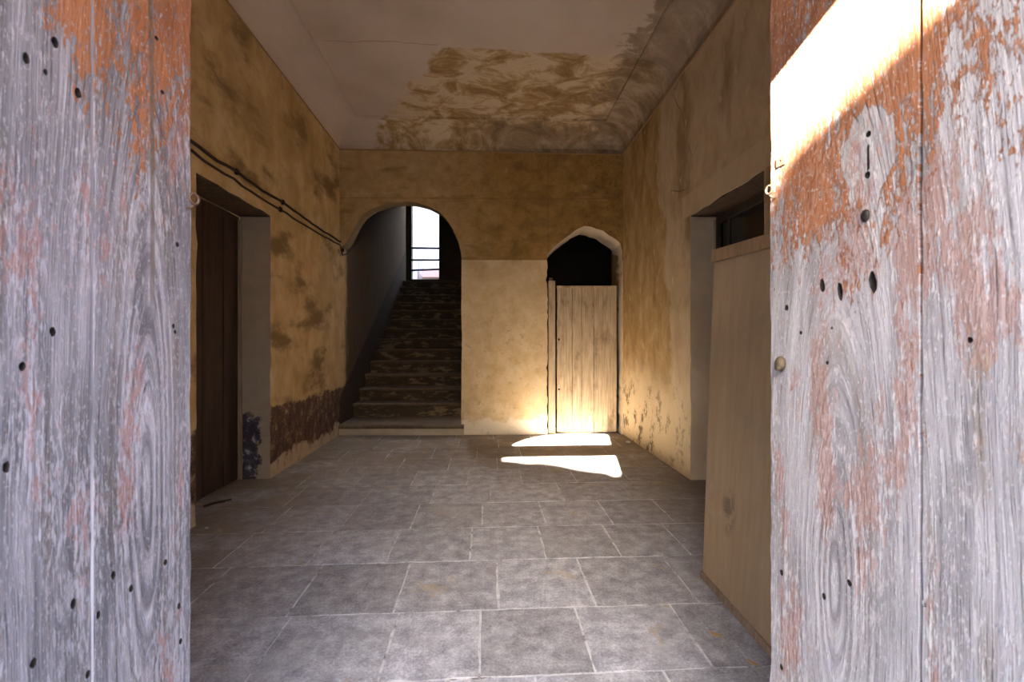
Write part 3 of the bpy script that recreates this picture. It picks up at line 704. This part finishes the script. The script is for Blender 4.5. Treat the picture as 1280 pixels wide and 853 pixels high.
def make_leaf(L, bounds, mat, holes, label, name, rz, flip, seam_mat, slit=None):
    root = empty(name, (L.P0.x, L.P0.y, 0), math.atan2(L.dir.y, L.dir.x)); tag(root, label, 'door')
    # local x along the leaf from the free edge to the hinge; local y: +flip points away from the viewer
    for i, (a, b) in enumerate(zip(bounds[:-1], bounds[1:])):
        hl = [h for h in holes if a + .004 < sum(p[0] for p in h) / len(h) < b - .004]
        ga, gb = (.0, .0025) if i == 0 else (.0025, .0025)
        out = rough_path([(a + ga, ZB), (b - gb, ZB)], .1, .001, seed=i)[:-1] + rough_path([(b - gb, ZB), (b - gb, ZT)], .06, .0008, seed=i + 10)[:-1] + rough_path([(b - gb, ZT), (a + ga, ZT)], .1, .001, seed=i + 20)[:-1] + rough_path([(a + ga, ZT), (a + ga, ZB)], .05, .0013 if i == 0 else .0008, seed=i + 30)[:-1]
        m = MB(); m.mi = 0
        m.plate(out, hl, lambda u, v, d: Vector((u, flip * d, v)), 0, .034, hole_back=False, back=True, mi_hole=1)
        m.build('plank', [mat, M_hole], root, bevel=.0012)
    for i, b in enumerate(bounds[1:-1]):
        m = MB(); dq = .009 if flip > 0 else .0015; m.box((b - .0024, min(flip * dq, flip * .033), ZB + .01), (b + .0024, max(flip * dq, flip * .033), ZT - .01), 0); o = m.build('tongue', seam_mat, root)
    for zz in (.25, 1.2, 2.35):
        m = MB(); y0, y1 = sorted((flip * .034, flip * .066)); m.box((.03, y0, zz), (bounds[-1] - .02, y1, zz + .16), .006); m.build('ledge', M_dkdoor, root)
    return root
def ell(L, px, py, rx, ry, n=9, tilt=0.0):
    u, z = L.uz(px, py); u2, _ = L.uz(px + rx, py); ru = abs(u2 - u); rz_ = ry / F * L.P0.y * .95
    rnd = random.Random(int(px * 7 + py)); out = []
    for k in range(n):
        a = 2 * math.pi * k / n; q = 1 + rnd.uniform(-.15, .15); out.append((u + ru * math.cos(a) * q + tilt * rz_ * math.sin(a), z + rz_ * math.sin(a) * q))
    return out
# right leaf
rb = [0, RL.uz(1151, 426)[0], .60, RL.len]
ru0, rz0 = RL.uz(1043, 730)
ku_, kz_ = RL.uz(1086, 190)
def or_right(t, x, z):
    e = t.math('SQRT', t.add(t.math('POWER', t.mul(t.math('SUBTRACT', x, ku_), 1 / .042), 2.0), t.math('POWER', t.mul(t.math('SUBTRACT', z, kz_), 1 / .075), 2.0)))
    return t.add(t.mul(t.st(z, 1.2, 1.75), .21), t.mul(t.st(z, 1.1, .7), -.16), t.mul(t.st(x, .3, .36), -.07), .02, t.mul(t.st(e, 1.2, .8), -.35))
M_rleaf = old_paint_wood('weathered_paint_right', ru0, rz0, .14, or_right, True)
rh = [ell(RL, 1085.5, 168, 3.2, 3.5), ell(RL, 1084.5, 219, 3.6, 4), ell(RL, 1028, 357, 3.2, 8, tilt=-.1), ell(RL, 1050, 364, 3.4, 11, tilt=-.1), ell(RL, 1091, 353, 4.4, 13, 11, -.12),
      ell(RL, 977, 716, 2, 4, 7), ell(RL, 1061.5, 729, 3, 4, 7), ell(RL, 1030, 746, 2.3, 4.5, 7), ell(RL, 976.5, 834, 2, 4, 7), ell(RL, 1034, 453.5, 2, 2.5, 7), ell(RL, 1001, 416, 2, 2.5, 7), ell(RL, 1040, 260 + 150, 1.4, 2, 6), ell(RL, 1213, 425, 4, 3, 8), ell(RL, 1155, 755, 3, 3, 7), ell(RL, 983, 385, 2.2, 4, 7)]
ku, kz = RL.uz(1085, 180); kz2 = RL.uz(1085, 214)[1]
rh.append([(ku - .0018, kz2), (ku + .0026, kz2 + .004), (ku + .0022, kz - .004), (ku, kz), (ku - .002, kz - .006)])
t = NT('lit_seam_wood'); n_ = t.noise(scale=9, detail=4)
M_tong = t.done(t.mix(t.st(t.sep()[2], 1.15, .9), (.20, .19, .215), (.47, .45, .49)), .8, n_, .2, .004); M_tongd = plain('grey_seam_wood', (.30, .28, .31), .8)  # M_tong paler low down, imitating light through the seam
rleaf = make_leaf(RL, rb, M_rleaf, rh, 'weathered pale door leaf with orange paint, keyhole slots and a sunlit top', 'door_leaf', 0, 1, M_tongd)

M_rust = plain('rusty_iron', (.13, .085, .06), .65, .5)
def screw_eye(L, root, px, py, flip, r, side):
    u, z = L.uz(px, py); y = -flip * (.001)
    m = MB(); rt_ = .0026
    cxy = Vector((u - .002, y - flip * .016, z))
    m.tube([cxy + Vector((r * math.cos(a), -flip * .3 * r * math.cos(a) * 0, r * math.sin(a))) for a in [2 * math.pi * k / 14 for k in range(14)]], rt_, 8, True)
    m.tube([cxy + Vector((0, 0, -r)), cxy + Vector((0, flip * .006, -r - .006)), Vector((u, y + flip * .006, z - r - .008))], rt_, 8)
    o = m.build('screw_eye', M_rust, root, True); return o
screw_eye(RL, rleaf, 970, 238, 1, .009, 1)['label'] = 'small rusty screw eye near the free edge'
u, z = RL.uz(976.5, 201.5)
m = MB(); sq = .0115; out = [(u - sq, z - sq), (u + sq, z - sq), (u + sq, z + sq), (u - sq, z + sq)]
m.plate(out, [[(u + .003 * math.cos(k * .785), z + .003 * math.sin(k * .785)) for k in range(8)]], lambda a, b, d: Vector((a, d, b)), -.003, .001)
o = m.build('strike_plate', M_rust, rleaf, bevel=.0006); o['label'] = 'small square brown metal plate with a hole'
u, z = RL.uz(977, 455)
m = MB(); tb = bmesh.new(); bmesh.ops.create_uvsphere(tb, u_segments=16, v_segments=10, radius=1)
m.merge(tb, Matrix.Translation((u, -.003, z)) @ Matrix.Diagonal((.0125, .011, .017, 1)))
tb = bmesh.new(); bmesh.ops.create_cone(tb, cap_ends=True, segments=14, radius1=.006, radius2=.005, depth=.012)
m.merge(tb, Matrix.Translation((u + .006, -.014, z - .009)) @ Matrix.Rotation(math.pi / 2, 4, 'X'))
o = m.build('latch_knob', plain('tarnished_brass', (.10, .075, .045), .6, .4), rleaf, True); o['label'] = 'tarnished brown round latch knob'
u, z = RL.uz(1082, 270)
m = MB(); tb = bmesh.new(); bmesh.ops.create_uvsphere(tb, u_segments=14, v_segments=8, radius=1)
m.merge(tb, Matrix.Translation((u, 0, z)) @ Matrix.Diagonal((.0085, .006, .0115, 1))); o = m.build('bolt_head', M_iron, rleaf, True); o['label'] = 'dark iron bolt head'

# left leaf
lb = [0, LLf.uz(116, 426)[0], .47, LLf.len]
lu0, lz0 = LLf.uz(184, 610)
def or_left(t, x, z): return t.add(t.mul(t.st(z, 1.3, 1.85), .36), t.mul(t.st(x, .2, .3), -.22), -.13)
GU = LLf.uz(189, 200)[0]
M_lleaf = old_paint_wood('weathered_paint_left', lu0, lz0, .10, or_left, False)
lh = [ell(LLf, *q) for q in ((98, 116, 4, 5), (69, 53, 4.5, 5), (33, 73, 4.5, 5), (57, 90, 2.5, 3, 7), (66, 415, 4, 4), (222, 306, 2, 3, 7), (217, 408, 1.6, 3, 7), (219, 415, 1.6, 2.5, 7), (28, 458, 4, 4), (8, 584, 4.5, 5), (142, 719, 3, 4.5, 7), (164, 736, 2.6, 4, 7), (123, 769, 2.5, 4, 7), (92, 755, 3.5, 5, 7),
      (207, 703, 2, 4, 7), (224, 758, 2, 4, 7), (226, 802, 2, 4, 7), (42, 830, 4, 5, 7), (110, 843, 3, 4, 7), (196, 48, 2, 2.5, 7), (203, 115, 2, 2.5, 7))]
lleaf = make_leaf(LLf, lb, M_lleaf, lh, 'weathered lilac grey door leaf with orange paint only along its upper edge', 'door_leaf', 0, -1, M_tong)
screw_eye(LLf, lleaf, 233, 249, -1, .011, -1)['label'] = 'pale painted screw eye near the free edge'

# ------------------------------------------------------------------ front wall around the doorway, transom bar, street
FY0, FY1 = -.2, .2
def arch_pts(hw, zs, rise, n=22): return [(hw * math.cos(math.pi * k / n), zs + rise * math.sin(math.pi * k / n)) for k in range(n + 1)]
AZ, AR = 2.60, .395
dh = [(-.80, -.02), (.80, -.02)][::-1]
ap = arch_pts(.80, AZ, AR)
outer = [(XL - .3, -.05), (-.80, -.05)] + ap[::-1] + [(.80, -.05), (XR + .3, -.05), (XR + .3, 4.4), (XL - .3, 4.4)]
m = MB(); m.plate(outer, [], lambda u, v, d: Vector((u, FY1 - d, v)), 0, FY1 - FY0)
tag(m.build('wall_front', plain('street_front_plaster', (.45, .36, .24), .9, 0, .3, 6)), 'street front wall with the arched entrance doorway', 'wall', kind='structure')
m = MB(); m.box((-.80, .0, 2.31), (.80, .08, 2.555), .004)
tag(m.build('trim_1', M_frame), 'timber transom bar across the entrance doorway', 'trim', kind='structure')
M_street = plain('street_paving', (.36, .33, .30), .9, 0, .3, 3)
m = MB(); m.quad((-30, -30, -.06), (30, -30, -.06), (30, FY0 + .1, -.06), (-30, FY0 + .1, -.06)); m.quad((-30, FY0 + .1, -.06), (30, FY0 + .1, -.06), (30, Yf, -.06), (-30, Yf, -.06))
tag(m.build('ground_street', M_street), 'pale street paving before the entrance', 'ground', kind='structure')

# ------------------------------------------------------------------ sun, sky
TAN = .473; AZS = .194
sd = Vector((AZS, 1, -TAN)).normalized()
sun = bpy.data.lights.new('sun', 'SUN'); sun.energy = SUN_E = 88.0; sun.angle = math.radians(.53); sun.color = (1, .91, .78)
so = bpy.data.objects.new('sun', sun); C.objects.link(so); so.rotation_euler = sd.to_track_quat('-Z', 'Y').to_euler(); so.location = (-3, -8, 8)
# unseen wall added across the street, top edge shaped to cut the sun
YO = -6.0
edge = []
for (px, py) in ((600, 573.5), (637.5, 574.7), (662.5, 578.0), (675, 577), (697, 579.5), (719, 584.4), (734, 587), (756, 588.8), (779.7, 594)):
    p = on_floor(px, py); k = p.y - YO; edge.append((p.x - AZS * k, TAN * k))
x0_ = edge[0][0]; z0_ = edge[0][1]; x1_ = edge[-1][0]
outer = [(-14, -.06), (-14, z0_ + .35), (x0_ - 1.5, z0_ + .35), (x0_ - .5, z0_ + .06)] + edge[:-1] + [(x1_ - .07, edge[-1][1]), (x1_ - .02, 2.115 - TAN * YO), (x1_ + .2, 2.105 - TAN * YO), (x1_ + .5, 2.09 - TAN * YO), (14, 2.09 - TAN * YO), (14, -.06)]
m = MB(); m.plate(outer, [], lambda u, v, d: Vector((u, YO - d, v)), 0, .35)
tag(m.build('wall_sun_cut', plain('sun_cut_plaster', (.55, .50, .43), .9, 0, .2, 3)), 'unseen street wall added opposite the entrance to cut the sun', 'wall', kind='structure')

w = bpy.data.worlds.new('sky'); S.world = w; w.use_nodes = True; nt = w.node_tree; nt.nodes.clear()
wo = nt.nodes.new('ShaderNodeOutputWorld'); bg = nt.nodes.new('ShaderNodeBackground'); sk = nt.nodes.new('ShaderNodeTexSky')
sk.sky_type = 'NISHITA'; sk.sun_disc = False; sk.sun_elevation = math.atan(TAN / math.hypot(1, AZS)); sk.sun_rotation = math.atan2(-AZS, -1); sk.altitude = 50
sk.dust_density = 1.6; sk.ozone_density = 1.2
bg.inputs[1].default_value = 1.0
nt.links.new(sk.outputs[0], bg.inputs[0]); nt.links.new(bg.outputs[0], wo.inputs[0])
def portal(name, loc, rot, sx, sy):
    l = bpy.data.lights.new(name, 'AREA'); l.shape = 'RECTANGLE'; l.size = sx; l.size_y = sy; l.cycles.is_portal = True
    o = bpy.data.objects.new(name, l); C.objects.link(o); o.location = loc; o.rotation_euler = rot
portal('doorway_portal', (0, FY0 - .02, 1.45), (math.pi / 2, 0, 0), 1.62, 2.95)
portal('stair_portal', ((wx0 + wx1) / 2, YE + .25, (wz0 + wz1) / 2), (-math.pi / 2, 0, 0), wx1 - wx0, wz1 - wz0)

# ------------------------------------------------------------------ litter on the floor
M_leaf = plain('dry_leaf_brown', (.46, .29, .12), .8)
def dry_leaf(px, py, L, rz, label, curl):
    p = on_floor(px, py); m = MB(); n = 8; top = []; 
    for i in range(n + 1):
        t_ = i / n; wd = L * .22 * math.sin(math.pi * min(1, t_ * 1.02)) ** .8 + .0006
        xx = (t_ - .5) * L; zc = .004 + curl * (2 * t_ - 1) ** 2 * L
        top.append([m.v((xx, -wd, zc + curl * L * .35)), m.v((xx, 0, zc)), m.v((xx, wd, zc + curl * L * .35))])
    for a, b in zip(top[:-1], top[1:]):
        m.face([a[0], b[0], b[1], a[1]]); m.face([a[1], b[1], b[2], a[2]])
    m.tube([(-L * .5, 0, .004 + curl * L), (-L * .68, .004, .003)], .0012, 6)
    o = m.build('dry_leaf', M_leaf, None, True); sf = o.modifiers.new('thick', 'SOLIDIFY'); sf.thickness = .0012
    o.location = (p.x, p.y, .0005); o.rotation_euler = (0, 0, rz); tag(o, label, 'leaf', 'dry leaves on the floor')
dry_leaf(894, 796, .055, 2.4, 'curled dry leaf on the slabs, farther from the camera of the two leaves', .16)
dry_leaf(941, 832, .045, 2.2, 'small dry leaf beside the foot of the plywood panel', .2)
a = on_floor(254.6, 635); b = on_floor(289, 626)
m = MB(); m.tube([(0, 0, .010), ((b - a) * .35).to_tuple()[:2] + (.014,), ((b - a) * .7).to_tuple()[:2] + (.011,), (b - a).to_tuple()[:2] + (.010,)], [.007, .010, .009, .006], 8)
o = m.build('twig', plain('dark_twig', (.05, .038, .03), .8), None, True); o.location = (a.x, a.y, 0); tag(o, 'dark broken twig lying before the brown boarded door', 'twig')
M_chip = plain('plaster_chip', (.50, .46, .42), .9)
for (px, py, r, lb_) in ((282, 627.5, .016, 'pale plaster crumb next to the dark twig'), (258, 661.5, .014, 'pale plaster crumb alone on the dark slabs near the left wall'), (785, 554, .03, 'flat pale plaster chip beside the sunlit floor patch')):
    p = on_floor(px, py); tb = bmesh.new(); bmesh.ops.create_icosphere(tb, subdivisions=2, radius=1); rnd = random.Random(int(px))
    for v in tb.verts: v.co *= rnd.uniform(.75, 1.15)
    m = MB(); m.merge(tb, Matrix.Translation((0, 0, r * .4)) @ Matrix.Diagonal((r, r * .8, r * .5, 1))); o = m.build('plaster_chip', M_chip); o.location = (p.x, p.y, 0); tag(o, lb_, 'plaster chip', 'plaster crumbs on the floor')

# ------------------------------------------------------------------ camera and view
cd = bpy.data.cameras.new('camera'); co = bpy.data.objects.new('camera', cd); C.objects.link(co)
cd.sensor_width = 36; cd.lens = F / 1280 * 36; co.location = CAM; co.rotation_euler = (math.pi / 2, 0, -PSI)
cd.shift_y = (HY - 426.5) / 1280; cd.clip_start = .02
cd.dof.use_dof = True; cd.dof.focus_distance = 3.4; cd.dof.aperture_fstop = 5.0
S.camera = co
S.view_settings.view_transform = 'Standard'; S.view_settings.look = 'None'; S.view_settings.gamma = 1; S.view_settings.use_curve_mapping = False
S.view_settings.exposure = 1.97
try:
    S.cycles.use_denoising = True; S.cycles.max_bounces = 14; S.cycles.diffuse_bounces = 10; S.cycles.sample_clamp_indirect = 20
except Exception: pass
